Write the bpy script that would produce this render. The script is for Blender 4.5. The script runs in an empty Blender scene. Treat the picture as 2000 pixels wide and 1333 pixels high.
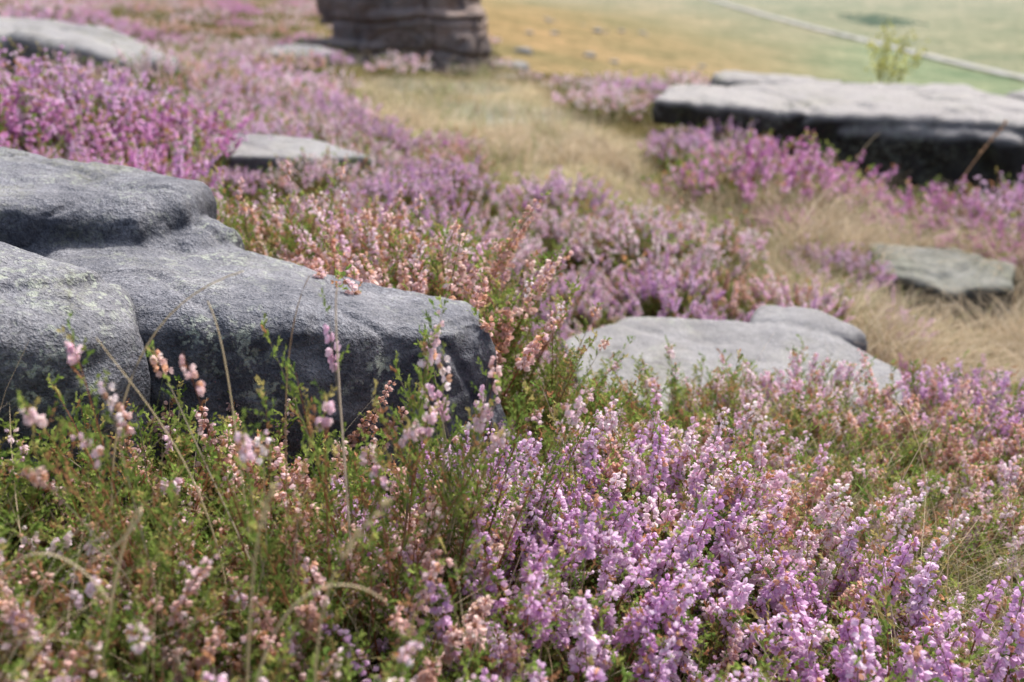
import bpy, bmesh, math, numpy as np
from mathutils import Vector, noise
rng = np.random.default_rng(7)
scene = bpy.context.scene
COL = scene.collection
rad = math.radians

# ------------------------------------------------------------ terrain
CP = np.array([(-.6,.2,-.42),(-.2,.35,-.42),(-.45,.5,-.42),(-.3,.52,-.42),(-.15,.53,-.43),(0,.4,-.49),(.2,.4,-.56),(.4,.6,-.6),(.15,.58,-.55),
(-.05,.6,-.46),(.05,.72,-.49),(.02,.88,-.49),(.16,.85,-.58),(.12,.98,-.60),(.34,1.0,-.57),(.22,1.02,-.58),(.5,1.03,-.585),(.47,1.09,-.58),(.53,1.13,-.60),(.58,1.18,-.63),(.56,.98,-.62),(.34,.82,-.60),(.6,.7,-.65),
(-.2,1.15,-.43),(-.07,.97,-.45),(-.4,1.2,-.43),(-.5,1.55,-.47),(-.35,1.7,-.48),(-1,1.9,-.38),(-1.2,1.2,-.35),(.06,1.25,-.59),(.22,1.46,-.61),(.42,1.48,-.62),(.58,1.3,-.64),
(.18,1.7,-.6),(0,2.1,-.58),(-.35,2.15,-.5),(-.5,2.0,-.43),(-.5,1.85,-.435),(-.3,1.85,-.45),(.49,2.32,-.68),(.28,2.15,-.66),(0,3,-.64),(.6,2.85,-.72),
(.83,1.66,-.73),(.75,1.35,-.74),(1.1,2.25,-.76),(.94,1.9,-.79),(1.35,3.15,-.90),(1.05,2.8,-.82),(1.7,3.1,-.94),(0,4,-.7),(.33,4.4,-.70),(1.2,4.2,-.75),
(-.6,4.5,-.66),(-1.6,3.6,-.44),(-.65,2.7,-.55),(-1,5.2,-.60),(-.7,6.0,-.70),(-.2,6.0,-.72),(-.8,7.2,-.7),(-2.5,7.5,-.5),(-3,5,-.3),(-2,12,-.5),
(-5,12,-.2),(2,2.5,-.9),(3,4,-1),(1,-1,-.7),(-1,-1,-.5),(-4,2,-.2),(4,0,-1.1)])
def sstep(t):
    t = np.clip(t,0,1); return t*t*(3-2*t)
EX=[-4,-2,-1.2,-.3,0,.5,3]; EY=[16,14,9.5,8.0,6,5.2,5.0]
def hz(x, y):
    x = np.asarray(x,float); y = np.asarray(y,float)
    num = np.zeros(x.shape); den = np.zeros(x.shape)
    for cx,cy,cz in CP:
        w = 1.0/((x-cx)**2+(y-cy)**2+.004)**1.7
        num += w*cz; den += w
    near = num/den
    hum = sstep((y-1.3)/.6)*sstep((x-.35)/.25)*.028*np.sin(9.5*x+2*np.sin(4*y))*np.cos(8.7*y+1.3*x)
    near = near + .012*np.sin(7.1*x+1.3)*np.cos(6.3*y+.4)+.006*np.sin(17*x-9*y)+.004*np.sin(31*x+3)*np.sin(27*y)+hum
    ye = np.interp(x,EX,EY)
    plane = -6-.04*np.maximum(y,0)-.15*np.clip(x,-60,1e9)
    fl = -30.0
    far = fl + np.log1p(np.exp(np.clip((plane-fl)/3,-30,30)))*3
    far = far + sstep((y-900)/3000)*190
    far = far + .8*np.sin(x*.05+1)*np.sin(y*.043)*sstep((y-20)/60)+.15*np.sin(x*.6)*np.sin(y*.5+x*.2)
    w = sstep((y-ye)/8)
    return near*(1-w)+far*w

# ------------------------------------------------------------ materials
def new_mat(name):
    m = bpy.data.materials.new(name); m.use_nodes = True
    nt = m.node_tree; nt.nodes.clear()
    out = nt.nodes.new('ShaderNodeOutputMaterial')
    return m, nt, out
def N(nt,t,**kw):
    n = nt.nodes.new(t)
    for k,v in kw.items(): setattr(n,k,v)
    return n
def mixc(nt,fac,a,b,mode='MIX'):
    n = nt.nodes.new('ShaderNodeMix'); n.data_type='RGBA'; n.blend_type=mode
    for sock,v in ((n.inputs[0],fac),(n.inputs[6],a),(n.inputs[7],b)):
        if hasattr(v,'is_linked') or hasattr(v,'links'): nt.links.new(v,sock)
        elif isinstance(v,(int,float)): sock.default_value=v
        else: sock.default_value=(*v,1)
    return n.outputs[2]
def ramp(nt,src,p0,p1,c0=(0,0,0),c1=(1,1,1)):
    n = nt.nodes.new('ShaderNodeValToRGB')
    e = n.color_ramp.elements
    e[0].position=p0; e[1].position=p1; e[0].color=(*c0,1); e[1].color=(*c1,1)
    nt.links.new(src,n.inputs[0]); return n.outputs[0]
def noi(nt,vec,scale,detail=4,rough=.6):
    n = nt.nodes.new('ShaderNodeTexNoise'); n.inputs['Scale'].default_value=scale
    n.inputs['Detail'].default_value=detail; n.inputs['Roughness'].default_value=rough
    nt.links.new(vec,n.inputs['Vector']); return n.outputs['Fac']
def mul(nt,a,b):
    m=N(nt,'ShaderNodeMath',operation='MULTIPLY'); nt.links.new(a,m.inputs[0])
    if isinstance(b,(int,float)): m.inputs[1].default_value=b
    else: nt.links.new(b,m.inputs[1])
    return m.outputs[0]

def leaf_mat(name,trans):
    m,nt,out = new_mat(name)
    at = N(nt,'ShaderNodeAttribute',attribute_name='Col')
    p = N(nt,'ShaderNodeBsdfDiffuse'); t = N(nt,'ShaderNodeBsdfTranslucent')
    nt.links.new(at.outputs['Color'],p.inputs['Color']); nt.links.new(at.outputs['Color'],t.inputs['Color'])
    mx = N(nt,'ShaderNodeMixShader'); mx.inputs[0].default_value=trans
    nt.links.new(p.outputs[0],mx.inputs[1]); nt.links.new(t.outputs[0],mx.inputs[2])
    nt.links.new(mx.outputs[0],out.inputs[0]); return m
M_leaf = leaf_mat('heather_leaf',.40)
M_petal = leaf_mat('heather_petal',.44)
M_grass = leaf_mat('grass_blade',.35)

def rock_mat(name, dark, light, lichen=.5, scale=1.0, moss=.3, top=.3, grain=.5, side=.55, topcol=(.46,.46,.48), warm=(.23,.20,.175), bump=1.0):
    m,nt,out = new_mat(name)
    tc = N(nt,'ShaderNodeTexCoord'); v = tc.outputs['Object']
    big = noi(nt,v,4*scale,6,.65); mid = noi(nt,v,22*scale,6,.7); fine = noi(nt,v,520*scale,2,.6); fine2=noi(nt,v,190*scale,3,.65)
    c = mixc(nt,ramp(nt,big,.40,.60),dark,light)
    c = mixc(nt,mul(nt,ramp(nt,noi(nt,v,7.3*scale,5,.7),.5,.64),.65),c,warm)
    c = mixc(nt,ramp(nt,mid,.45,.72),c,mixc(nt,.45,c,(.36,.36,.38)))
    c = mixc(nt,mul(nt,ramp(nt,noi(nt,v,12*scale,6,.75),.5,.62),.6),c,mixc(nt,.8,c,(.32,.32,.35),'MULTIPLY'))
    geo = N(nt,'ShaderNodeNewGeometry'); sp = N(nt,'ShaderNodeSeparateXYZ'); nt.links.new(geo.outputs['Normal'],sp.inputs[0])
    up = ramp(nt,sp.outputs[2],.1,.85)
    c = mixc(nt,up,mixc(nt,side,c,(.26,.25,.26),'MULTIPLY'),mixc(nt,top,c,topcol))  # light and shade in the colour: upward faces paler, side faces darker
    gm = ramp(nt,noi(nt,v,9*scale,4,.6),.35,.65,(.35,.35,.35),(1,1,1))
    c = mixc(nt,mul(nt,gm,grain),c,mixc(nt,1.0,c,ramp(nt,fine2,.38,.62,(.5,.5,.53),(1.4,1.4,1.38)),'MULTIPLY'))
    c = mixc(nt,mul(nt,gm,min(1,grain*1.5)),c,mixc(nt,1.0,c,ramp(nt,fine,.38,.62,(.5,.5,.53),(1.5,1.5,1.46)),'MULTIPLY'))
    cr = N(nt,'ShaderNodeTexVoronoi',feature='DISTANCE_TO_EDGE'); cr.inputs['Scale'].default_value=6*scale
    nn = N(nt,'ShaderNodeTexNoise'); nn.inputs['Scale'].default_value=14*scale; nn.inputs['Detail'].default_value=5; nt.links.new(v,nn.inputs['Vector'])
    sc = N(nt,'ShaderNodeVectorMath',operation='SCALE'); sc.inputs['Scale'].default_value=.22/scale; nt.links.new(nn.outputs['Color'],sc.inputs[0])
    wv = N(nt,'ShaderNodeVectorMath',operation='ADD'); nt.links.new(v,wv.inputs[0]); nt.links.new(sc.outputs[0],wv.inputs[1]); nt.links.new(wv.outputs[0],cr.inputs['Vector'])
    crk = mul(nt,ramp(nt,cr.outputs['Distance'],.0,.022,(1,1,1),(0,0,0)),ramp(nt,noi(nt,v,5*scale,3,.6),.5,.58))
    c = mixc(nt,mul(nt,crk,.7),c,(.03,.03,.03))
    vo = N(nt,'ShaderNodeTexVoronoi'); vo.inputs['Scale'].default_value=90*scale
    n2 = N(nt,'ShaderNodeTexNoise'); n2.inputs['Scale'].default_value=140*scale; n2.inputs['Detail'].default_value=4; nt.links.new(v,n2.inputs['Vector'])
    s2 = N(nt,'ShaderNodeVectorMath',operation='SCALE'); s2.inputs['Scale'].default_value=.03/scale; nt.links.new(n2.outputs['Color'],s2.inputs[0])
    w2 = N(nt,'ShaderNodeVectorMath',operation='ADD'); nt.links.new(v,w2.inputs[0]); nt.links.new(s2.outputs[0],w2.inputs[1]); nt.links.new(w2.outputs[0],vo.inputs['Vector'])
    spot = ramp(nt,vo.outputs['Distance'],.28,.50,(1,1,1),(0,0,0))
    l1 = ramp(nt,noi(nt,v,7*scale,5,.75),.50,.61)
    c = mixc(nt,mul(nt,mul(nt,spot,l1),lichen),c,(.40,.44,.36))
    ms = ramp(nt,noi(nt,v,5*scale,5,.75),.50,.66)
    c = mixc(nt,mul(nt,mul(nt,ms,ramp(nt,fine2,.4,.6)),moss),c,(.17,.18,.08))
    p = N(nt,'ShaderNodeBsdfPrincipled'); p.inputs['Roughness'].default_value=.9; p.inputs['Specular IOR Level'].default_value=.2
    nt.links.new(c,p.inputs['Base Color'])
    b0 = N(nt,'ShaderNodeBump'); b0.inputs['Distance'].default_value=.012/scale*bump; b0.inputs['Strength'].default_value=.9; nt.links.new(mid,b0.inputs['Height'])
    b1 = N(nt,'ShaderNodeBump'); b1.inputs['Distance'].default_value=.0026/scale*bump; b1.inputs['Strength'].default_value=1; nt.links.new(fine2,b1.inputs['Height'])
    b2 = N(nt,'ShaderNodeBump'); b2.inputs['Distance'].default_value=.0010/scale*bump; b2.inputs['Strength'].default_value=1; nt.links.new(fine,b2.inputs['Height'])
    nt.links.new(b0.outputs[0],b1.inputs['Normal']); nt.links.new(b1.outputs[0],b2.inputs['Normal']); nt.links.new(b2.outputs[0],p.inputs['Normal'])
    nt.links.new(p.outputs[0],out.inputs[0]); return m
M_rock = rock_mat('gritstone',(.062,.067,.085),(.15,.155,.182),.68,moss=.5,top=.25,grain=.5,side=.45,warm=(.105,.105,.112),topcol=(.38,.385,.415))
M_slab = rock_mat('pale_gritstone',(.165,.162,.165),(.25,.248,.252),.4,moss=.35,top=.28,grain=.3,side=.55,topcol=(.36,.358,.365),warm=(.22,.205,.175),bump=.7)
M_out = rock_mat('outcrop_gritstone',(.075,.064,.055),(.15,.138,.125),.25,scale=.5,moss=.5,top=.75,grain=.3,side=1.0,topcol=(.40,.385,.38),warm=(.12,.105,.065),bump=.9)  # strong painted shade on the face, painted light on the top
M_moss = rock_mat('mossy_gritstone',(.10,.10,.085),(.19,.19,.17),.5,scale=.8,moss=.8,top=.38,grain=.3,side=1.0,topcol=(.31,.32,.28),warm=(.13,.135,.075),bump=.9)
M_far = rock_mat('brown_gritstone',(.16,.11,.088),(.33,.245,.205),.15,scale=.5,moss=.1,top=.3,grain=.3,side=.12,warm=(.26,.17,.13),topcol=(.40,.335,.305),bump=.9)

def ground_mat():
    m,nt,out = new_mat('moor_ground')
    tc = N(nt,'ShaderNodeTexCoord'); v = tc.outputs['Object']
    at = N(nt,'ShaderNodeAttribute',attribute_name='Col')
    a = noi(nt,v,60,5,.7); b = noi(nt,v,9,5,.6); c0 = noi(nt,v,.05,7,.75); c1=noi(nt,v,.5,6,.8); c2=noi(nt,v,.16,6,.8)
    c = mixc(nt,.7,at.outputs['Color'],ramp(nt,a,.3,.7,(.45,.45,.45),(1.5,1.45,1.35)),'MULTIPLY')
    c = mixc(nt,.6,c,ramp(nt,b,.3,.7,(.6,.6,.55),(1.35,1.35,1.3)),'MULTIPLY')
    c = mixc(nt,.85,c,ramp(nt,c0,.40,.60,(.66,.76,.72),(1.20,1.12,1.10)),'MULTIPLY')
    c = mixc(nt,.75,c,ramp(nt,c2,.42,.58,(.72,.79,.74),(1.20,1.14,1.12)),'MULTIPLY')
    c = mixc(nt,.8,c,ramp(nt,c1,.42,.58,(.60,.64,.60),(1.28,1.24,1.22)),'MULTIPLY')
    p = N(nt,'ShaderNodeBsdfDiffuse')
    nt.links.new(c,p.inputs['Color'])
    bp = N(nt,'ShaderNodeBump'); bp.inputs['Distance'].default_value=.01; nt.links.new(a,bp.inputs['Height']); nt.links.new(bp.outputs[0],p.inputs['Normal'])
    nt.links.new(p.outputs[0],out.inputs[0]); return m
M_ground = ground_mat()
def flat_mat(name,c,rough=.9):
    m,nt,out = new_mat(name); tc=N(nt,'ShaderNodeTexCoord')
    f = noi(nt,tc.outputs['Object'],.4,4)
    col = mixc(nt,ramp(nt,f,.3,.7),tuple(k*.8 for k in c),tuple(min(1,k*1.2) for k in c))
    p=N(nt,'ShaderNodeBsdfPrincipled'); p.inputs['Roughness'].default_value=rough
    nt.links.new(col,p.inputs['Base Color']); nt.links.new(p.outputs[0],out.inputs[0]); return m
M_road = flat_mat('pale_asphalt',(.29,.29,.28))

# ------------------------------------------------------------ mesh helper
def mkmesh(name,V,F,C=None,mat=None,smooth=True):
    V=np.asarray(V,np.float32); F=np.asarray(F,np.int32)
    me=bpy.data.meshes.new(name); n=len(F)
    me.vertices.add(len(V)); me.vertices.foreach_set('co',V.ravel())
    me.loops.add(n*4); me.loops.foreach_set('vertex_index',F.ravel())
    me.polygons.add(n); me.polygons.foreach_set('loop_start',np.arange(n,dtype=np.int32)*4)
    me.polygons.foreach_set('use_smooth',np.full(n,smooth,dtype=bool))
    me.update(calc_edges=True)
    if C is not None:
        a=me.color_attributes.new('Col','FLOAT_COLOR','POINT')
        c4=np.ones((len(V),4),np.float32); c4[:,:3]=C
        a.data.foreach_set('color',c4.ravel())
    if mat: me.materials.append(mat)
    return me
def obj(name,me,loc=(0,0,0),label=None,cat=None,kind=None,parent=None,group=None):
    o=bpy.data.objects.new(name,me); o.location=loc; COL.objects.link(o)
    if label: o['label']=label
    if cat: o['category']=cat
    if kind: o['kind']=kind
    if group: o['group']=group
    if parent: o.parent=parent
    return o
class Acc:
    def __init__(s): s.V=[];s.F=[];s.C=[];s.n=0
    def add(s,V,F,C):
        s.V.append(V);s.F.append(F+s.n);s.C.append(np.broadcast_to(C,V.shape));s.n+=len(V)
    def get(s):
        if not s.V: return np.zeros((0,3)),np.zeros((0,4),int),np.zeros((0,3))
        return np.concatenate(s.V),np.concatenate(s.F),np.concatenate(s.C)
def nrm(a): return a/np.maximum(np.linalg.norm(a,axis=-1,keepdims=True),1e-9)

# ------------------------------------------------------------ ground sheet
def axis(lo,hi,step,g,maxlo,maxhi):
    c=list(np.arange(lo,hi+1e-6,step)); s=step
    while c[-1]<maxhi: s*=g; c.append(c[-1]+s)
    s=step
    while c[0]>maxlo: s*=g; c.insert(0,c[0]-s)
    return np.array(c)
xs=axis(-2.4,2.4,.03,1.045,-3500,3500); ys=axis(0,5.4,.03,1.035,-400,5000)
X,Y=np.meshgrid(xs,ys); Z=hz(X,Y)
def inpoly(x,y,poly):
    x=np.asarray(x,float);y=np.asarray(y,float); r=np.zeros(x.shape,bool); n=len(poly)
    for i in range(n):
        x1,y1=poly[i];x2,y2=poly[(i+1)%n]
        if y1==y2: continue
        cnd=((y1>y)!=(y2>y))&(x<(x2-x1)*(y-y1)/(y2-y1)+x1); r^=cnd
    return r
PATH=[(-.5,3.15),(-.6,3.9),(-.75,4.9),(.15,5.3),(.22,4.2),(.50,3.7),(.38,3.1),(.42,2.6),(.58,2.2),(.54,1.75),(.44,1.75),(.42,2.2),(.36,2.35),(.10,2.35),(0,2.6),(-.08,2.95),(-.2,3.05)]
def pathmask(x,y):
    m=np.zeros(np.shape(x))
    for dx in (-.06,0,.06):
        for dy in (-.06,0,.06): m=m+inpoly(np.asarray(x)+dx,np.asarray(y)+dy,PATH)
    return m/9
C=np.zeros(X.shape+(3,)); C[:]=(.12,.095,.05)
pm=pathmask(X,Y)[...,None]; C=C*(1-pm)+np.array((.43,.345,.245))*pm
def blob(cx,cy,rx,ry): return (sstep(1.4-np.sqrt(((X-cx)/rx)**2+((Y-cy)/ry)**2)))[...,None]
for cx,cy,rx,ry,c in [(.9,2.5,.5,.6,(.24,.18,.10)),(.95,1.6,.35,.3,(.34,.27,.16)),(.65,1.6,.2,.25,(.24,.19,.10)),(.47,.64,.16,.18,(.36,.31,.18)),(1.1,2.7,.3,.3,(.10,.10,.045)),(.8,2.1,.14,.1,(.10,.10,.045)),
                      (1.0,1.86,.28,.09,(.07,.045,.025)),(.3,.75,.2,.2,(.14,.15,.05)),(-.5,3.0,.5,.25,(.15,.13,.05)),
                      (.0,4.3,.25,.3,(.36,.35,.33)),(.15,3.6,.15,.35,(.35,.33,.30)),(-.3,4.9,.3,.2,(.38,.36,.33))]:
    b=blob(cx,cy,rx,ry); C=C*(1-b)+np.array(c)*b
far=sstep((Y-5.5)/5)[...,None]
orange=sstep(((.12*Y+25)-X)/110+.5)[...,None]
olive=sstep((Y-90)/260)[...,None]*.5
co_=np.array((.262,.192,.11))*(1-olive)+np.array((.24,.215,.14))*olive
colF=co_*orange+np.array((.235,.247,.19))*(1-orange)
pale=sstep((Y-250)/450)[...,None]*.75; colF=colF*(1-pale)+np.array((.30,.31,.28))*pale  # distance haze painted in as a paler ground colour
roadx=np.interp(Y,[80,200,300,420,541,900],[122,113,110,106,105,100])
gm=(sstep((X-(50+.3*(Y-160)))/30+.5)*sstep((roadx-X)/2)*sstep((350-Y)/60)*(Y>60))[...,None]*.8
colF=colF*(1-gm)+np.array((.20,.25,.175))*gm
C=C*(1-far)+colF*far
nx,ny=len(xs),len(ys)
V=np.stack([X,Y,Z],-1).reshape(-1,3)
i=np.arange((ny-1)*(nx-1)); r_=i//(nx-1); c_=i%(nx-1); a=r_*nx+c_
F=np.stack([a,a+1,a+nx+1,a+nx],-1)
obj('ground',mkmesh('ground',V,F,C.reshape(-1,3),M_ground),label='moorland ground dropping from rocky edge into valley',kind='structure')
ry=np.linspace(80,900,120); rx=np.interp(ry,[80,200,300,420,541,900],[122,113,110,106,105,100]); rv=[]
for xx,yy in zip(rx,ry):
    z=float(max(hz(xx-4,yy),hz(xx+4,yy)))+.35
    rv+= [(xx-1.7,yy,z),(xx+1.7,yy,z)]
k=np.arange(119)*2
obj('road',mkmesh('road',rv,np.stack([k,k+1,k+3,k+2],-1),None,M_road),label='pale valley road',kind='structure')

# ------------------------------------------------------------ rocks
FOOT=[]
def prism(poly,zt,zb,r,flare=.02,foot=True):
    cx=sum(p[0] for p in poly)/len(poly); cy=sum(p[1] for p in poly)/len(poly); pts=[]
    if foot: FOOT.append([((x-cx)*.98+cx,(y-cy)*.98+cy) for x,y in poly])
    for k,(x,y) in enumerate(poly):
        z=zt[k] if isinstance(zt,(list,tuple)) else zt
        d=math.hypot(x-cx,y-cy); ux,uy=(x-cx)/d,(y-cy)/d
        for ins,dz in ((r,0),(r*.45,r*.18),(r*.12,r*.5),(0,r)):
            pts.append((x-ux*ins,y-uy*ins,z-dz))
        pts.append((x+ux*flare,y+uy*flare,zb))
    return pts
def make_rock(name,hulls,voxel,amp,freq,mat,label,strata=0,sm=6,seed=0,group=None,sdeep=7):
    bm=bmesh.new()
    for pts in hulls:
        vs=[bm.verts.new(p) for p in pts]
        ret=bmesh.ops.convex_hull(bm,input=vs)
        dele=list({g for g in ret['geom_interior']+ret['geom_unused'] if isinstance(g,bmesh.types.BMVert) and g.is_valid})
        if dele: bmesh.ops.delete(bm,geom=dele,context='VERTS')
    me=bpy.data.meshes.new(name+'_src'); bm.to_mesh(me); bm.free()
    tmp=bpy.data.objects.new('tmp',me); COL.objects.link(tmp)
    md=tmp.modifiers.new('r','REMESH'); md.mode='VOXEL'; md.voxel_size=voxel
    s=tmp.modifiers.new('s','SMOOTH'); s.iterations=sm; s.factor=.5
    dg=bpy.context.evaluated_depsgraph_get(); dg.update()
    m2=bpy.data.meshes.new_from_object(tmp.evaluated_get(dg)); m2.name=name
    bpy.data.objects.remove(tmp)
    n=len(m2.vertices); co=np.empty(n*3,np.float32); m2.vertices.foreach_get('co',co); co=co.reshape(-1,3)
    no=np.empty(n*3,np.float32); m2.vertices.foreach_get('normal',no); no=no.reshape(-1,3)
    off=Vector((seed*3.1,seed*1.7,seed*.9)); d=np.empty(n)
    for q in range(n):
        p=Vector(co[q])
        w=noise.noise(p*freq*.35+off)*1.6
        f=noise.fractal(p*freq+off,.7,2.1,6)
        rdg=1-abs(noise.noise(p*freq*.7+off*2))*2
        pit=noise.noise(p*freq*3.1+off*3)
        led=noise.noise(Vector((p.x*freq*.25,p.y*freq*.25,p.z*freq*1.6))+off*4)
        v=w+f*.8-max(0,rdg-.86)*5-max(0,pit-.35)*2.0+led*.8
        if strata:
            sv=math.sin((p.z+.09*noise.noise(p*1.8+off)+.03*noise.noise(p*5))*strata); v+= -max(0,sv-.72)*sdeep
            vj=1-abs(noise.noise(Vector((p.x*3.2,p.y*3.2,p.z*.6))+off*5))*2; v+= -max(0,vj-.9)*9
        d[q]=v*amp
    co=co+no*d[:,None]
    c=co.mean(0); c[2]=co[:,2].min()
    m2.vertices.foreach_set('co',(co-c).ravel().astype(np.float32)); m2.update()
    m2.polygons.foreach_set('use_smooth',np.ones(len(m2.polygons),bool))
    m2.materials.clear(); m2.materials.append(mat)
    return obj(name,m2,tuple(float(k) for k in c),label=label,cat='rock',group=group)

make_rock('boulder',[
 prism([(-.45,.73),(-.28,.70),(-.16,.72),(-.06,.765),(-.012,.82),(-.025,.885),(-.15,.93),(-.30,.96),(-.45,.96)],
       [-.250,-.258,-.268,-.288,-.302,-.306,-.292,-.275,-.268],-.62,.035,.03),
 prism([(-.68,.86),(-.45,.875),(-.345,.895),(-.31,.94),(-.32,1.03),(-.40,1.1),(-.68,1.13)],
       [-.205,-.218,-.230,-.228,-.235,-.235,-.21],-.5,.022,.02),
 prism([(-.35,.88),(-.29,.89),(-.265,.96),(-.31,1.0)],-.262,-.5,.03,.03)],
 .0040,.0066,10,M_rock,'large dark grey gritstone boulder with stepped top and lichen',seed=1,sm=4)
make_rock('boulder',[prism([(-.62,.62),(-.45,.605),(-.35,.61),(-.295,.64),(-.272,.685),(-.295,.735),(-.40,.775),(-.62,.79)],
       [-.20,-.208,-.22,-.24,-.245,-.23,-.21,-.19],-.6,.05,.01)],.0042,.0060,9,M_rock,'rounded dark grey boulder leaning against larger stepped boulder',seed=2,sm=4)
make_rock('rock_slab',[prism([(.07,1.29),(.085,1.15),(.2,1.07),(.46,1.12),(.515,1.16),(.525,1.23),(.43,1.34),(.17,1.37)],
       [-.520,-.525,-.535,-.548,-.548,-.535,-.515,-.512],-.8,.006,.01),
  prism([(.34,1.36),(.42,1.32),(.48,1.30),(.51,1.33),(.46,1.39),(.37,1.42)],[-.513,-.509,-.517,-.520,-.508,-.510],-.7,.02,.02)],.0050,.0042,6,M_slab,'broad flat grey slab with low hump sunk among heather',seed=3,sm=2)
make_rock('rock',[prism([(.78,2.06),(.90,1.96),(1.06,1.97),(1.12,2.1),(1.03,2.2),(.82,2.22)],[-.658,-.668,-.672,-.655,-.648,-.645],-.95,.02,-.03)],.009,.013,6,M_moss,'low mossy grey rock beside dry grass',seed=5)
make_rock('rock_outcrop',[
 prism([(.52,3.78),(.70,3.60),(1.0,3.50),(1.1,3.42),(1.4,3.36),(1.7,3.30),(1.86,3.42),(1.9,3.7),(1.8,4.05),(.65,4.1)],[-.548,-.552,-.55,-.555,-.56,-.568,-.566,-.55,-.53,-.54],-.64,.025,-.01),
 prism([(.98,3.56),(1.12,3.40),(1.35,3.34),(1.66,3.26),(1.83,3.36),(1.9,3.6),(1.85,3.95),(1.0,4.0)],[-.58,-.585,-.585,-.60,-.60,-.58,-.57,-.57],-1.2,.05,-.05)],
 .011,.018,3.2,M_out,'long gritstone outcrop with flat top coloured as lit and mossy face coloured as shaded',seed=16,sm=3)
make_rock('rock_slab',[prism([(.85,4.25),(1.35,4.2),(1.45,4.4),(1.3,4.6),(.9,4.6)],[-.54,-.55,-.56,-.545,-.54],-1.2,.03,.0)],.015,.02,4,M_out,'flat weathered slab behind long outcrop',seed=7)
make_rock('rock',[prism([(1.94,3.3),(2.3,3.2),(2.6,3.6),(2.5,4.2),(1.97,4.1)],-.57,-1.2,.06,.0)],.016,.03,4,M_out,'large grey rock at end of outcrop',seed=8)
make_rock('rock_slab',[prism([(-.82,2.0),(-.66,1.92),(-.40,1.93),(-.28,2.0),(-.42,2.12),(-.76,2.12)],[-.376,-.381,-.391,-.401,-.387,-.374],-.7,.010,.01)],.008,.007,7,M_slab,'low flat grey slab beside purple heather',seed=9)
make_rock('rock_slab',[prism([(-2.3,3.5),(-1.6,3.3),(-1.2,3.32),(-1.08,3.46),(-1.5,3.9),(-2.3,4.1)],[-.215,-.28,-.36,-.38,-.31,-.195],-.8,.05,.02)],.016,.026,3.5,M_slab,'long sloping grey slab on heather bank',seed=10)
make_rock('rock_slab',[prism([(-1.25,5.1),(-.98,5.0),(-.85,5.15),(-1.0,5.4),(-1.25,5.4)],-.515,-.9,.03,.02)],.012,.014,5,M_slab,'small grey slab on heather bank',seed=11)
hl=[prism([(-1.02,5.97),(-.80,5.86),(-.35,5.86),(-.18,5.96),(-.15,6.2),(-.21,6.9),(-.9,7.0),(-1.1,6.5)],-.38,-.95,.05,.02),
    prism([(-1.12,6.06),(-.85,5.88),(-.42,5.92),(-.26,6.04),(-.19,6.2),(-.21,6.9),(-.9,7.0),(-1.2,6.5)],.0,-.45,.04,-.01,foot=False),
    prism([(-.52,5.84),(-.25,5.86),(-.14,5.96),(-.2,6.1),(-.5,6.1)],-.50,-.9,.03,.02,foot=False),
    prism([(-1.25,5.92),(-.85,5.80),(-.66,5.86),(-.66,6.1),(-1.2,6.2)],-.545,-.9,.03,.02,foot=False)]
make_rock('rock_tower',hl,.0100,.020,4.2,M_far,'layered reddish brown gritstone tower standing on heather moor',seed=17,sm=2,strata=40,sdeep=5)
for (px,py,sz,zt,lb) in [(-.02,5.75,.12,-.72,'small grey rock at edge of slope'),(.10,6.0,.10,-.78,'broken grey rock at edge of slope'),(-.05,6.4,.16,-.74,'grey rock below rock tower'),
                      (.86,1.52,.045,-.69,'small dark stone in dry grass')]:
    poly=[(px+sz*math.cos(t)*rng.uniform(.8,1.1),py+sz*.8*math.sin(t)*rng.uniform(.8,1.1)) for t in np.linspace(0,2*np.pi,8)[:-1]]
    make_rock('stone',[prism(poly,zt+.02,zt-.25,sz*.3,.01)],max(.006,sz*.07),sz*.1,1.2/sz*.6,M_slab,lb,seed=20+int(sz*100))
rr=np.random.default_rng(21)
for t in range(18):
    if t<7: px=[1,9,6,14,20,30,24][t]*1.0; py=[110,120,150,170,190,240,130][t]; s=[1.2,.8,.8,1.0,.9,1.1,.6][t]
    else: py=rr.uniform(80,230); px=py*rr.uniform(-.01,.22); s=rr.uniform(.35,.75)
    g=float(hz(px,py)); poly=[(px+s*math.cos(q)*rng.uniform(.7,1.1),py+s*math.sin(q)*rng.uniform(.7,1.1)) for q in np.linspace(0,2*np.pi,8)[:-1]]
    make_rock('hillside_boulder',[prism(poly,g+s*.5,g-1,s*.45,.1,foot=False)],s*.12,s*.09,.6/s,M_slab,'pale boulder on bracken hillside',seed=40+t,group='boulders scattered on the hillside')

# ------------------------------------------------------------ heather
def petals_high():
    V=[];F=[];g=[]
    for k in range(4):
        a=k*math.pi/2; u=np.array((math.cos(a),math.sin(a),0)); t=np.array((-math.sin(a),math.cos(a),0))
        b=len(V)
        for (z,r,w,gg) in ((0,.10,.12,0),(.5,.40,.36,.55),(1.0,.44,.14,1)):
            V.append(u*r-t*w+np.array((0,0,z))); V.append(u*r+t*w+np.array((0,0,z))); g+= [gg,gg]
        F+=[(b,b+1,b+3,b+2),(b+2,b+3,b+5,b+4)]
    return np.array(V),np.array(F),np.array(g)
def petals_low():
    V=[];g=[]
    for (z,r,gg) in ((0,.2,0),(.9,.55,1)):
        for k in range(4):
            a=k*math.pi/2; V.append((r*math.cos(a),r*math.sin(a),z)); g.append(gg)
    F=[(k,(k+1)%4,4+(k+1)%4,4+k) for k in range(4)]
    return np.array(V),np.array(F),np.array(g)
PH=petals_high(); PL=petals_low()
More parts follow.
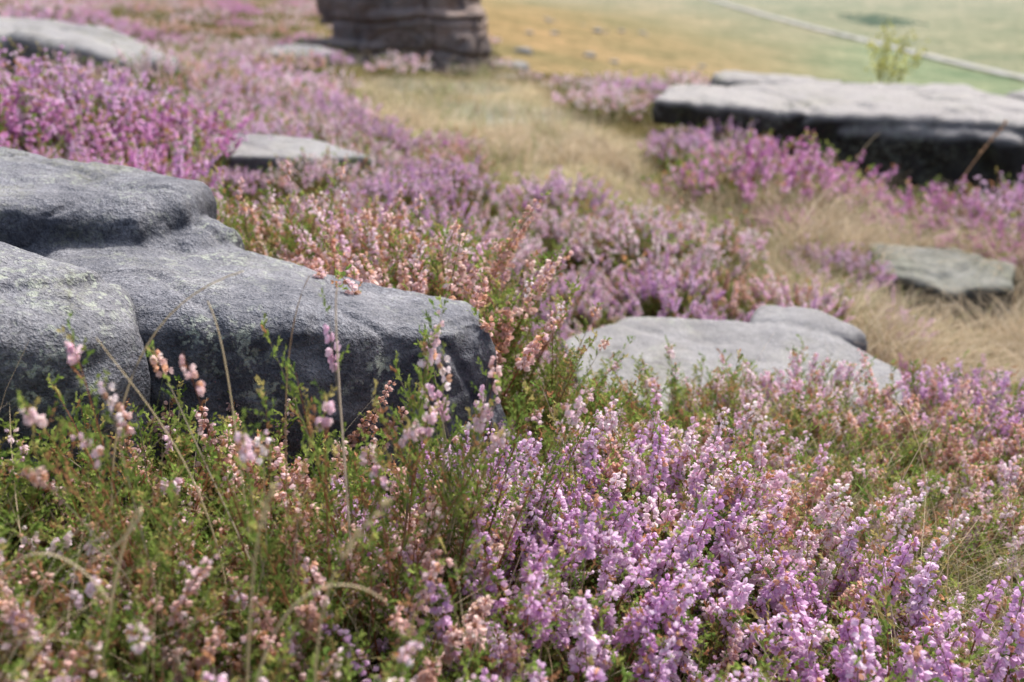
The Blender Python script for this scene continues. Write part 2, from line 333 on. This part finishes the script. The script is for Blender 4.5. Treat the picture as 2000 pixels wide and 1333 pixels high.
PAL={'purple':[(.78,.52,.76),(.84,.62,.81),(.88,.72,.85),(.64,.35,.63)],
     'magenta':[(.74,.37,.66),(.80,.48,.73),(.84,.59,.77),(.60,.23,.52)],
     'pale':[(.87,.64,.76),(.90,.75,.81),(.81,.53,.71),(.90,.79,.79)],
     'faded':[(.80,.53,.49),(.87,.68,.63),(.64,.37,.27),(.84,.63,.67)],
     'green':[(.88,.66,.76),(.90,.76,.80),(.84,.56,.67),(.86,.68,.64)]}
FR={'purple':.93,'magenta':.90,'pale':.82,'faded':.82,'green':.28}
def frames(d,r):
    d=nrm(d); h=np.where(np.abs(d[:,2:3])<.9,np.array([[0,0,1.]]),np.array([[1.,0,0]]))
    a=nrm(np.cross(d,h)); b=np.cross(d,a); ang=r.uniform(0,6.28,len(d))[:,None]
    a2=a*np.cos(ang)+b*np.sin(ang); b2=np.cross(d,a2)
    return a2,b2,d
def sprig(af,ab,r,base,lean,L,typ,detail,flower,t0=None,nfr=None,fsm=1.0):
    lx,ly=lean; bend=r.normal(0,.10,2)
    def p(t):
        t=np.asarray(t)[:,None]
        return base+np.concatenate([(lx*t+bend[0]*t*t)*L,(ly*t+bend[1]*t*t)*L,L*t*(1-.12*t)],1)
    ns=6 if detail==2 else 3
    ts=np.linspace(0,1,ns+1); P=p(ts); rr=(np.array([.0008]*(ns+1))*(1.25-ts))[:,None]*(1.0 if detail==2 else 1.6)
    sd=3
    ring=np.concatenate([P+np.array([math.cos(k*2.094),math.sin(k*2.094),0])*rr for k in range(sd)]).reshape(sd,ns+1,3)
    V=ring.transpose(1,0,2).reshape(-1,3)
    F=np.array([(q*sd+k,q*sd+(k+1)%sd,(q+1)*sd+(k+1)%sd,(q+1)*sd+k) for q in range(ns) for k in range(sd)])
    scol=np.array((.30,.14,.08))*(r.uniform(.7,1.5)) if r.random()<.65 else np.array((.42,.36,.28))*r.uniform(.7,1.3)
    if detail>0: af.add(V,F,scol)
    npos={2:32,1:13,0:5}[detail]; nl={2:9,1:5,0:3}[detail]; ls={2:1.1,1:2.0,0:3.8}[detail]
    tb=np.linspace(.22,1.0,npos)+r.uniform(-.01,.01,npos); az=r.uniform(0,6.28,npos)
    if flower and typ!='green': keep=(tb<.60)|(r.random(npos)<.30); tb=tb[keep]; az=az[keep]
    Pb=p(tb); out=np.stack([np.cos(az),np.sin(az),np.zeros(len(az))],1)
    bd=nrm(out*.75+np.array([0,0,1.])*r.uniform(.5,1.1,(len(az),1)))
    bl=r.uniform(.008,.019,len(az))*(1.15-.55*tb)*(1.0 if detail==2 else 1.1)
    kk=np.linspace(.12,1,nl); 
    B=(Pb[:,None,:]+bd[:,None,:]*(bl[:,None]*kk[None])[...,None]).reshape(-1,3)
    D=nrm(np.repeat(bd,nl,0)+r.normal(0,.5,(len(B),3))); W=nrm(np.cross(D,r.normal(0,1,(len(B),3))))
    l=(r.uniform(.0022,.0038,len(B))*ls)[:,None]; w=l*(.25 if detail==2 else .3)
    V=np.stack([B,B+D*l*.5+W*w,B+D*l,B+D*l*.5-W*w],1).reshape(-1,3)
    F=np.arange(len(V)).reshape(-1,4)
    g0=np.array([(.20,.28,.065),(.28,.34,.09),(.14,.22,.05),(.37,.32,.12),(.40,.21,.11)])
    pr=[.36,.28,.19,.11,.06] if r.random()>.32 else [.14,.16,.10,.33,.27]
    if typ=='faded': pr=[.34,.26,.14,.15,.11]
    gc=g0[r.choice(5,len(az),p=pr)]*r.uniform(.75,1.3,(len(az),1))
    hfac=(.30+.86*np.clip(np.repeat(tb,nl),0,1))[:,None]  # lower leaves coloured darker to imitate shade inside the bush
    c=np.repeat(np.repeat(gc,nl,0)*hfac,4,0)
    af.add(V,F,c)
    if not flower: return
    T,TF,TG={2:PH,1:PL,0:PL}[detail]
    nf={2:int(r.uniform(34,60)),1:20,0:8}[detail]; fs={2:.0037,1:.0054,0:.0100}[detail]*fsm
    if nfr: nf=int(r.uniform(*nfr))
    if t0 is None: t0=r.uniform(.55,.74)
    tf=np.sort(r.uniform(t0,.985,nf)); 
    if detail==2: tf=np.linspace(t0,.98,nf)+r.normal(0,.006,nf)
    az=r.uniform(0,6.28,nf); P=p(tf); out=np.stack([np.cos(az),np.sin(az),np.zeros(nf)],1)
    B=P+out*(r.uniform(.0010,.0036,nf)[:,None])*(1.25-.5*tf)[:,None]*{2:1,1:1.1,0:2}[detail]
    D=nrm(out*r.uniform(.5,1.2,(nf,1))+np.stack([np.zeros(nf)]*2+[r.uniform(-1.0,.35,nf)],1))
    a2,b2,d2=frames(D,r)
    s=(fs*r.uniform(.75,1.15,nf)*(1.12-.38*((tf-t0)/(1-t0))))[:,None,None]
    V=B[:,None,:]+s*(T[None,:,0:1]*a2[:,None]+T[None,:,1:2]*b2[:,None]+T[None,:,2:3]*d2[:,None])
    F=(TF[None]+ (np.arange(nf)*len(T))[:,None,None]).reshape(-1,4)
    pal=np.array(PAL[typ]); main=pal[r.integers(0,len(pal))]
    cc=pal[r.integers(0,len(pal),nf)]*.5+main*.5; cc=cc*r.uniform(.86,1.06,(nf,1))
    old=r.random(nf)<(.16 if typ=='faded' else .05); cc[old]=np.array((.60,.36,.24))*r.uniform(.7,1.3)
    hl=np.clip(cc*1.08+.08,0,.93)
    c=cc[:,None,:]*(1-TG[None,:,None]*.8)+hl[:,None,:]*TG[None,:,None]*.8
    ab.add(V.reshape(-1,3),F,np.clip(c,0,.93).reshape(-1,3))
def tuft(typ,R,n,detail,Lr,seed):
    r=np.random.default_rng(seed); af,ab=Acc(),Acc()
    for k in range(n):
        q=math.sqrt((k+.5)/n); a=k*2.39996+r.normal(0,.2); q=min(1,q+r.normal(0,.05))
        bx,by=math.cos(a)*q*R*.62,math.sin(a)*q*R*.62
        le=.50*q; lean=(math.cos(a)*le+r.normal(0,.07),math.sin(a)*le+r.normal(0,.07))
        L=r.uniform(*Lr)*(1.08-(.34 if detail==2 else .48)*q*q)
        if r.random()<.07: L*=1.18
        fl=r.random()<FR[typ]
        sprig(af,ab,r,np.array([bx,by,-.01]),lean,L,typ if (typ!='pale' or r.random()<.88) else 'faded',detail,fl,
              t0=r.uniform(.8,.9) if (typ=='green' and detail==2) else None,nfr=(8,18) if (typ=='green' and detail==2) else None)
    return af.get(),ab.get()
BANK={}
TY=['purple','magenta','pale','faded','green']
for ti,t in enumerate(TY):
    for det,R,n,Lr,nv in ((2,.085,66,(.108,.152),2),(1,.16,100,(.125,.165),2),(0,.22,52,(.12,.165),1)):
        L=[]
        for v in range(nv):
            f,b=tuft(t,R,n,det,Lr,100*ti+10*det+v)
            if det>0:
                L.append((mkmesh(f'heather_{t}_shoots',*f,M_leaf,False),mkmesh(f'heather_{t}_blossom',*b,M_petal,True)))
            else: L.append((f,b))
        BANK[(t,det)]=L

LBL={'purple':'heather bush in full lilac bloom','magenta':'heather bush in deep magenta bloom','pale':'heather bush with pale pink blossom',
     'faded':'heather bush with faded salmon brown blossom','green':'green heather bush with a few pale flowers'}
Z_GREEN=[(-.9,.15),(-.9,.62),(-.09,.60),(-.12,.45),(-.15,.2)]
Z_PURP=[(-.13,.15),(-.11,.40),(-.075,.56),(-.05,.68),(-.01,.80),(.05,.86),(.11,.78),(.17,.70),(.31,.63),(.34,.45),(.15,.2)]
Z_RIGHT=[(.06,.93),(.12,1.0),(.2,1.05),(.44,1.11),(.5,1.12),(.62,1.08),(.85,.95),(.85,.6),(.47,.50),(.32,.5),(.28,.64),(.16,.69),(.10,.77),(.05,.86)]
Z_SPR=[(-.34,1.12),(-.15,.95),(0,.88),(.0,.80),(.05,.86),(.0,1.10),(-.12,1.22),(-.4,1.28)]
Z_BANK=[(-.42,2.1),(-.38,2.35),(.05,2.3),(.2,1.85),(.40,1.62),(.50,1.48),(.38,1.38),(.1,1.15),(0,1.1),(-.12,1.22),(-.35,1.45)]
Z_LEFT=[(-1.5,1.3),(-1.5,2.3),(-.9,2.2),(-.62,1.8),(-.50,1.4),(-.5,1.2),(-.8,1.15)]
def ell(x,y,cx,cy,rx,ry): return ((x-cx)/rx)**2+((y-cy)/ry)**2<1
def ztype(x,y,r):
    """returns (type, scale) or None"""
    P=lambda z: bool(inpoly(x,y,z))
    m=1+.35*noise.noise(Vector((x*7,y*7,1.7)))
    gap=noise.noise(Vector((x*3.1+5,y*2.6,8.1)))
    if ell(x,y,.49,.61,.12,.14): return None
    if P(Z_PURP):
        if y<.5 and x<.05: return (r.choice(['green','pale','purple'],p=[.28,.36,.36]),1.0)
        return (r.choice(['purple','pale'],p=[.72,.28]),1.0*m)
    if P(Z_GREEN): return (r.choice(['green','pale','faded'],p=[.86,.07,.07]),1.0)
    if P(Z_RIGHT):
        if ell(x,y,.49,.99,.11,.07): return ('faded',.97)
        if x>.50: return (r.choice(['purple','pale'],p=[.55,.45]),1.12)
        if y>.80 and x<.44: return (r.choice(['green','pale'],p=[.76,.24]),.97 if x>.15 or y<.92 else .75)
        return (r.choice(['pale','green','faded','purple'],p=[.58,.20,.10,.12]),1.02*m)
    if ell(x,y,.09,1.06,.07,.10): return None
    if P(Z_SPR): return (r.choice(['faded','green','pale'],p=[.44,.30,.26]),1.1*m)
    if P(Z_BANK): 
        if gap<-.30: return ('green',.6)
        return (r.choice(['purple','pale','faded'],p=[.48,.48,.04]),.72 if x<-.15 else ((.60 if y<1.5 else .80)*m))
    if P(Z_LEFT): return (r.choice(['magenta','purple'],p=[.55,.45]),1.2)
    if x<-.15 and 1.4<y<1.95: return (r.choice(['pale','faded','purple'],p=[.45,.1,.45]),.62 if y<1.6 else .42)
    if y<1.15 and x<.2: return (r.choice(['green','faded'],p=[.5,.5]),1.05)
    if pathmask(x,y)>.15: return None
    if y<1.2: return None if r.random()<.3 else ('pale',.8)
    if ell(x,y,.28,2.02,.15,.27): return (r.choice(['purple','pale','green'],p=[.5,.35,.15]),.95)
    if ell(x,y,.66,2.74,.19,.30): return (r.choice(['purple','magenta','pale','green'],p=[.50,.22,.13,.15]),1.5)
    if ell(x,y,1.21,2.36,.16,.17): return (r.choice(['magenta','purple'],p=[.5,.5]),1.3)
    if ell(x,y,.74,3.34,.24,.20): return (r.choice(['purple','pale','green'],p=[.45,.25,.3]),1.05)
    if ell(x,y,.36,4.45,.36,.33): return (r.choice(['purple','pale','green'],p=[.45,.4,.15]),1.0)
    if ell(x,y,.75,4.9,.35,.25): return ('pale',.8)
    if x>.72 and 1.45<y<1.97: return None
    if ell(x,y,.66,1.86,.08,.28): return (r.choice(['magenta','green','purple'],p=[.35,.2,.45]),.75)
    if ell(x,y,.70,1.34,.10,.08) or ell(x,y,.85,1.30,.12,.10): return ('purple',.82)
    if ell(x,y,.84,2.45,.06,.08): return ('magenta',.65)
    if x>.2 and y<3.5: return (r.choice(['magenta','green']),.6) if r.random()<.14 else None
    if x>.1: return None if y<4.2 or r.random()<.7 else ('pale',.8)
    if ell(x,y,-.5,2.75,.5,.22): return (r.choice(['green','faded','magenta','pale'],p=[.40,.2,.10,.30]),.75)
    if y>5.2 and x>-.9: return (r.choice(['green','pale']),.6) if r.random()<.7 else None
    q=noise.noise(Vector((x*1.7,y*1.5,3.3)))
    if y>6: return (r.choice(['pale','faded','magenta','green'],p=[.4,.2,.25,.15]),.8) 
    if x<.1 and y>2.3: 
        if q<-.08: return (r.choice(['green','faded'],p=[.6,.4]),.6) if r.random()<.7 else None
        return (r.choice(['pale','magenta','purple','faded'],p=[.46,.12,.34,.08]),.85+.6*max(0,q))
    return (r.choice(['purple','green','pale'],p=[.4,.2,.4]),.8)
def onrock(x,y): return any(bool(inpoly(x,y,f)) for f in FOOT)
pts=[]; r=np.random.default_rng(5)
def spacing(y): return .079 if y<1.65 else (.155 if y<4.6 else .23)
cand=[]
for n_,lo,hi in ((9000,.2,1.65),(9000,1.65,4.6),(12000,4.6,14)):
    yy=r.uniform(lo,hi,n_); xx=r.uniform(-1,1,n_)*(.60*yy+.38); cand+=list(zip(xx,yy))
grid={}
for x,y in cand:
    if x>1.15 and y>3: continue
    if y>float(np.interp(x,EX,EY)): continue
    s=spacing(y); ok=True; gx,gy=int(x//.25),int(y//.25)
    for a in (-1,0,1):
        for b in (-1,0,1):
            for (u,w) in grid.get((gx+a,gy+b),()):
                if (u-x)**2+(w-y)**2<s*s: ok=False;break
            if not ok:break
        if not ok:break
    if not ok: continue
    if onrock(x,y): continue
    if y>1.12 and (onrock(x+.03,y) or onrock(x-.03,y) or onrock(x,y-.03)): continue
    grid.setdefault((gx,gy),[]).append((x,y)); pts.append((x,y))
pts.sort(key=lambda p:math.hypot(p[0],p[1])-(0 if abs(p[0])<.55*p[1]+.1 else -.5))
cnt=0; sf,sb=Acc(),Acc()
for x,y in pts:
    z=ztype(x,y,r)
    if z is None: continue
    t,sc=str(z[0]),float(z[1]); zz=float(hz(x,y)); rot=r.uniform(0,6.28)
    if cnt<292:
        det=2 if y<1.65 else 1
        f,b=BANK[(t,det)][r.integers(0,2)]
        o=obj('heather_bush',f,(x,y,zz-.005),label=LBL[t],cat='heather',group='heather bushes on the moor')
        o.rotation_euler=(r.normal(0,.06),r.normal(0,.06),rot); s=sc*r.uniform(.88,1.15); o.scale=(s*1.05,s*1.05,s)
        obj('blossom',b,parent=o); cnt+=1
    else:
        f,b=BANK[(t,0)][0]; s=sc*r.uniform(.8,1.15)
        cr,sr=math.cos(rot),math.sin(rot); Rm=np.array([[cr,sr,0],[-sr,cr,0],[0,0,1]])
        for A,(V,F,Cc) in ((sf,f),(sb,b)): A.add(V@Rm*s+np.array([x,y,zz-.01]),F,Cc)
hc=obj('heather_cover',mkmesh('heather_cover',*sf.get(),M_leaf,False),label='mass of heather covering the moor bank',cat='heather',kind='stuff')
obj('blossom',mkmesh('heather_cover_blossom',*sb.get(),M_petal,True),parent=hc)
print('tufts',cnt,len(pts),'cover quads',len(hc.data.polygons))

def tall(typ,seed,L,nb=3):
    r=np.random.default_rng(seed); af,ab=Acc(),Acc()
    for k in range(nb):
        a=r.uniform(0,6.28); base=np.array([0,0,0.]) if k==0 else np.array([r.normal(0,.004),r.normal(0,.004),L*.1*k])
        le=0.06 if k==0 else r.uniform(.2,.45)
        sprig(af,ab,r,base,(math.cos(a)*le,math.sin(a)*le),L*(1 if k==0 else r.uniform(.6,.8)),typ,2,k==0 or r.random()<.6,
              t0=r.uniform(.84,.92),nfr=(8,18),fsm=1.05)
    return mkmesh('sprig_shoots',*af.get(),M_leaf,False),mkmesh('sprig_blossom',*ab.get(),M_petal,True)
TS=[tall(t,500+k,.2) for k,t in enumerate(['green','pale','faded','pale','green','green'])]
tips=[(-.233,.517,-.195),(-.189,.461,-.205),(-.139,.514,-.20),(-.098,.546,-.20),(-.075,.545,-.205),(-.134,.477,-.225),(-.11,.49,-.225),(-.046,.561,-.215),
(-.035,.57,-.225),(-.01,.578,-.23),(-.055,.545,-.24),(-.025,.56,-.25),(-.085,.52,-.235),(-.16,.53,-.24),(-.21,.5,-.24),(-.03,.60,-.25),(0,.62,-.27),(.039,.9,-.31),(-.067,.97,-.27),(-.226,1.1,-.22),(-.108,1.04,-.24),(0.01,.93,-.29),(.05,.93,-.36),(-.3,1.12,-.24),
(-.15,1.02,-.26),(-.18,1.08,-.25),(.03,.87,-.31),(.07,.88,-.40),(-.05,.42,-.32),(-.08,.38,-.30),(-.06,.5,-.27),(.02,.62,-.34)]
for k,(x,y,zt) in enumerate(tips):
    g=float(hz(x,y)); L=zt-g; idx=k%6 if y<.7 else [2,1,2,2][k%4]
    f,b=TS[idx]; o=obj('heather_sprig',f,(x,y,g),label='tall heather sprig with pink bell flowers' if idx!=2 else 'tall heather sprig with faded salmon flowers',cat='heather',group='tall heather sprigs')
    s=L/.18; o.scale=(min(s,.9),min(s,.9),s); o.rotation_euler=(r.normal(0,.10),r.normal(0,.10),r.uniform(0,6.28)); obj('blossom',b,parent=o)

# ------------------------------------------------------------ grass
ga=Acc()
def blades(n,fx,hr,w,cols,bendr=(.3,1.0)):
    pos=fx(n); pos=np.array([p for p in pos if not onrock(*p)]); n=len(pos)
    if n==0: return
    z=hz(pos[:,0],pos[:,1]); B=np.stack([pos[:,0],pos[:,1],z-.005],1)
    h=r.uniform(*hr,n); az=r.uniform(0,6.28,n); bend=r.uniform(*bendr,n); ld=np.stack([np.cos(az),np.sin(az),np.zeros(n)],1)
    wa=r.uniform(0,6.28,n); wd=np.stack([np.cos(wa),np.sin(wa),np.zeros(n)],1)
    ts=np.linspace(0,1,6); P=[]
    for t in ts:
        c=B+ld*(h*bend*t*t)[:,None]+np.array([0,0,1.])*(h*(t-.35*bend*t*t*t))[:,None]
        ww=w*(1-t*.85)
        P+= [c-wd*ww,c+wd*ww]
    V=np.stack(P,1).reshape(-1,3); m=12
    q=np.array([(2*k,2*k+1,2*k+3,2*k+2) for k in range(5)])
    F=(q[None]+(np.arange(n)*m)[:,None,None]).reshape(-1,4)
    cols=np.array(cols); c=cols[r.integers(0,len(cols),n)]*r.uniform(.65,1.2,(n,1))
    ga.add(V,F,np.repeat(c,m,0))
STR=[(.60,.49,.34),(.46,.36,.24),(.68,.59,.45)]; GRN=[(.20,.28,.08),(.28,.33,.11),(.38,.36,.19)]
def clump(cx,cy,rx,ry,nc=14,sp=.05):
    def f(n):
        c=np.stack([cx+r.uniform(-1,1,nc)*rx,cy+r.uniform(-1,1,nc)*ry],1); return c[r.integers(0,nc,n)]+r.normal(0,sp,(n,2))
    return f
blades(4200,clump(.92,2.45,.28,.38,22,.032),(.11,.24),.0013,STR,(.4,1.3))
blades(700,clump(.80,2.15,.2,.15,8,.04),(.05,.10),.0013,GRN,(.4,1.3))
blades(2400,clump(.47,2.45,.16,.45,20,.04),(.05,.13),.0012,STR+GRN[2:],(.3,1.2))
blades(2400,clump(.50,1.90,.10,.35,16,.035),(.05,.13),.0012,STR+GRN[2:],(.3,1.2))
blades(2000,clump(.68,1.58,.14,.14,12,.035),(.06,.14),.0011,STR+GRN[2:],(.3,1.2))
blades(5000,clump(.92,1.58,.30,.24,22,.04),(.08,.17),.0011,STR,(.4,1.4))
blades(5200,clump(.48,.63,.12,.14,24,.032),(.05,.12),.0005,STR+GRN[1:],(.4,1.3))
blades(700,clump(.32,.74,.12,.12,14,.03),(.14,.20),.0005,STR+GRN[1:],(.3,1.1))
blades(600,clump(.42,.85,.2,.15,12,.03),(.12,.19),.0005,STR+GRN,(.3,1.0))
blades(600,clump(-.2,.42,.25,.12,24,.03),(.12,.20),.0005,STR+GRN[1:],(.2,.9))
blades(800,clump(.66,1.9,.25,.3,14,.06),(.06,.13),.0011,STR+GRN,(.4,1.2))
blades(1800,clump(1.2,2.75,.35,.35,18,.08),(.06,.14),.0013,GRN+STR[:1],(.4,1.2))
blades(1100,clump(.95,3.2,.25,.12,12,.05),(.10,.20),.0015,STR+GRN[1:],(.4,1.2))
def inpath(n):
    p=np.stack([r.uniform(-.9,.8,n*2),r.uniform(1.7,5.3,n*2)],1); return p[pathmask(p[:,0],p[:,1])>.3]
blades(5500,inpath,(.015,.05),.0016,STR,(.6,1.8))
blades(3200,clump(-.05,3.5,.45,.6,34,.045),(.05,.12),.0018,STR,(.5,1.5))
blades(1200,clump(-.5,2.9,.6,.3,20,.06),(.05,.13),.0013,STR+GRN,(.4,1.2))
blades(4200,clump(-.9,3.9,1.2,1.5,70,.09),(.08,.16),.002,STR+GRN[1:],(.4,1.2))
blades(1000,clump(.7,4.6,.5,.4,20,.1),(.04,.1),.002,STR+GRN[2:],(.4,1.2))
obj('dry_grass',mkmesh('dry_grass',*ga.get(),M_grass,True),label='dry straw and green grass between heather',cat='grass',kind='stuff')

def tube(pts,r0,r1,col,sd=5):
    pts=np.array(pts,float); n=len(pts); T=nrm(np.gradient(pts,axis=0)); V=[];F=[]
    for k in range(n):
        h=np.array([0,0,1.]) if abs(T[k][2])<.9 else np.array([1.,0,0]); a=nrm(np.cross(T[k],h)); b=np.cross(T[k],a); rr=r0+(r1-r0)*k/(n-1)
        for s in range(sd): V.append(pts[k]+rr*(a*math.cos(s*2*math.pi/sd)+b*math.sin(s*2*math.pi/sd)))
    for k in range(n-1):
        for s in range(sd): F.append((k*sd+s,k*sd+(s+1)%sd,(k+1)*sd+(s+1)%sd,(k+1)*sd+s))
    return np.array(V),np.array(F),np.broadcast_to(np.array(col),(n*sd,3))
def bez(ps,n=16):
    ps=[np.array(p,float) for p in ps]; out=[]
    for t in np.linspace(0,1,n):
        q=ps
        while len(q)>1: q=[q[i]*(1-t)+q[i+1]*t for i in range(len(q)-1)]
        out.append(q[0])
    return out
def stem(ctrl,r0,r1,col,label,seed=False):
    o0=np.array(ctrl[0]); A=Acc(); P=bez([np.array(c)-o0 for c in ctrl],22); A.add(*tube(P,r0*.9,r1*.9,col))
    if seed:
        B=[];rr=np.random.default_rng(3)
        for k in range(46):
            t=rr.uniform(.72,1); q=P[int(t*21)]; d=nrm(rr.normal(0,.25,3)+(P[-1]-P[-4])/np.linalg.norm(P[-1]-P[-4])*1.2); w=nrm(np.cross(d,rr.normal(0,1,3))); l=seed*rr.uniform(.6,1.3)
            B+= [q,q+d*l*.5+w*l*.12,q+d*l,q+d*l*.5-w*l*.12]
        A.add(np.array(B),np.arange(len(B)).reshape(-1,4),np.array(col)*1.1)
    obj('grass_stem',mkmesh('grass_stem',*A.get(),M_grass,True),tuple(o0),label=label,cat='grass',group='dry grass stems')
S1=(.76,.66,.46)
def gp(x,y,d=0): return (x,y,float(hz(x,y))+d)
stem([gp(-.15,.50),(-.165,.52,-.33),(-.16,.53,-.22),(-.172,.53,-.19)],.0008,.0004,S1,'thin straw grass stem in front of boulder')
stem([gp(-.10,.52),(-.10,.53,-.3),(-.105,.54,-.2),(-.10,.54,-.185)],.0009,.0005,(.8,.7,.58),'pale dry stalk in front of boulder')
stem([gp(-.24,.5),(-.25,.52,-.28),(-.22,.52,-.19),(-.15,.53,-.172)],.0008,.0004,S1,'arching straw grass stem against grey boulder')
stem([gp(-.18,.52),(-.17,.52,-.30),(-.205,.51,-.25),(-.225,.5,-.20)],.0007,.0003,S1,'thin straw grass stem in front of boulder')
stem([gp(-.14,.53),(-.14,.53,-.3),(-.14,.55,-.22),(-.12,.56,-.185)],.0007,.0003,(.5,.36,.22),'thin brown twig in front of boulder')
stem([gp(-.23,.42),(-.19,.42,-.20),(-.15,.41,-.25),(-.20,.40,-.275)],.0010,.0004,S1,'curled straw grass blade over green heather')
stem([gp(-.13,.36),(-.13,.37,-.26),(-.08,.38,-.26),(-.06,.39,-.29)],.0008,.0004,S1,'curled straw grass blade over green heather')
stem([gp(-.28,.40),(-.27,.40,-.27),(-.22,.40,-.24),(-.19,.39,-.29)],.0008,.0004,S1,'curled straw grass blade over green heather')
stem([gp(-.1,.38),(-.10,.39,-.30),(-.09,.39,-.27),(-.055,.39,-.235)],.0009,.0005,(.62,.54,.34),'dry grass stem with feathery seed head',.007)
stem([gp(-.14,.39),(-.13,.40,-.30),(-.12,.40,-.25),(-.11,.40,-.235)],.0009,.0005,(.62,.54,.34),'dry grass stem with feathery seed head',.006)
stem([gp(-.34,.5),(-.33,.5,-.3),(-.32,.5,-.22),(-.29,.50,-.19)],.0009,.0004,(.2,.3,.08),'green grass blade in front of boulder')
stem([gp(-.27,.44),(-.29,.45,-.3),(-.28,.45,-.22),(-.27,.46,-.2)],.001,.0004,(.4,.22,.13),'thin reddish twig over green heather')
stem([gp(.38,.78),(.39,.78,-.45),(.36,.80,-.40),(.34,.80,-.38)],.0008,.0004,S1,'dry grass stem among heather')
stem([gp(.30,.72),(.30,.72,-.45),(.33,.72,-.40),(.34,.72,-.36)],.0008,.0004,S1,'dry grass stem among heather')
stem([gp(.36,.66),(.35,.66,-.5),(.34,.67,-.43),(.35,.68,-.40)],.0008,.0004,S1,'dry grass stem among heather')
stem([gp(1.0,2.35),(1.05,2.4,-.6),(1.15,2.45,-.5),(1.23,2.5,-.42)],.0026,.0014,(.46,.30,.18),'tall reddish grass stem with seed head',.018)
stem([gp(.8,2.45),(.8,2.45,-.6),(.85,2.45,-.48),(.9,2.45,-.44)],.0018,.0008,S1,'tall straw grass stem')
stem([gp(-.42,2.5),(-.42,2.5,-.45),(-.40,2.5,-.35),(-.41,2.5,-.25)],.0015,.0007,S1,'tall straw grass stem among heather')
stem([gp(-.36,2.4),(-.37,2.4,-.5),(-.37,2.4,-.42),(-.36,2.4,-.36)],.0015,.0007,S1,'tall straw grass stem among heather')

# ------------------------------------------------------------ sapling
g=-.72; A=Acc(); L=Acc(); rr=np.random.default_rng(11)
for (dx,h,le) in ((0,.35,-.04),(.03,.30,.05),(-.03,.26,-.07),(.06,.22,.12)):
    P=bez([(dx*.3,0,0),(dx,0,h*.5),(dx+le,.02,h)],12); A.add(*tube(P,.004,.0012,(.20,.16,.08)))
    for k in range(80):
        t=rr.uniform(.3,1.0); q=P[int(t*11)]+rr.normal(0,.018,3); d=nrm(rr.normal(0,1,3)); w=nrm(np.cross(d,rr.normal(0,1,3))); l=rr.uniform(.018,.030)
        L.add(np.array([q,q+d*l*.5+w*l*.33,q+d*l,q+d*l*.5-w*l*.33]),np.array([[0,1,2,3]]),np.array((.52,.52,.15))*rr.uniform(.7,1.3))
sp=obj('sapling',mkmesh('sapling_stem',*A.get(),M_grass,True),(1.87,5.1,g),label='small yellow green sapling growing behind rock outcrop',cat='tree')
obj('crown',mkmesh('sapling_crown',*L.get(),M_leaf,False),parent=sp)
A=Acc()
for k in range(300):
    x=rr.uniform(135,157); y=rr.uniform(393,442); z=float(hz(x,y)); h=rr.uniform(.5,.9); R=h*1.3
    for lv in range(2):
        z0=z+h*(.02+.4*lv); rad0=R*(1-.4*lv); ang=np.arange(6)*math.pi/3
        bot=np.stack([x+rad0*np.cos(ang),y+rad0*np.sin(ang),np.full(6,z0)],1); top=np.stack([x+rad0*.15*np.cos(ang),y+rad0*.15*np.sin(ang),np.full(6,z0+h*.5)],1)
        A.add(np.concatenate([bot,top]),np.array([(q,(q+1)%6,6+(q+1)%6,6+q) for q in range(6)]),np.array((.26,.34,.25))*rr.uniform(.85,1.2))
obj('conifer_wood',mkmesh('conifer_wood',*A.get(),M_leaf,False),label='dark green conifer plantation on valley floor',cat='wood',kind='stuff')

# ------------------------------------------------------------ light, sky, camera
az,el=rad(36),rad(55)
w=bpy.data.worlds.new('World'); scene.world=w; w.use_nodes=True
nt=w.node_tree; bg=nt.nodes['Background']; sky=nt.nodes.new('ShaderNodeTexSky'); sky.sky_type='NISHITA'; sky.sun_disc=False
sky.sun_elevation=el; sky.sun_rotation=az; sky.dust_density=5; sky.air_density=1.0; sky.ozone_density=.5; nt.links.new(sky.outputs[0],bg.inputs[0]); bg.inputs[1].default_value=.21
S=Vector((math.sin(az)*math.cos(el),math.cos(az)*math.cos(el),math.sin(el)))
sl=bpy.data.lights.new('sun','SUN'); sl.energy=5; sl.angle=rad(2); sl.color=(1,.96,.91)
so=bpy.data.objects.new('sun',sl); so.rotation_euler=(-S).to_track_quat('-Z','Y').to_euler(); COL.objects.link(so)
cam=bpy.data.cameras.new('camera'); cam.lens=35; cam.sensor_width=36; cam.clip_start=.02; cam.clip_end=9000
co=bpy.data.objects.new('camera',cam); co.location=(0,0,0); co.rotation_euler=(rad(90-22),0,0); COL.objects.link(co)
cam.dof.use_dof=True; cam.dof.focus_distance=.77; cam.dof.aperture_fstop=5.2; cam.dof.aperture_blades=7
scene.camera=co
scene.view_settings.view_transform='Standard'; scene.view_settings.look='None'; scene.view_settings.exposure=0
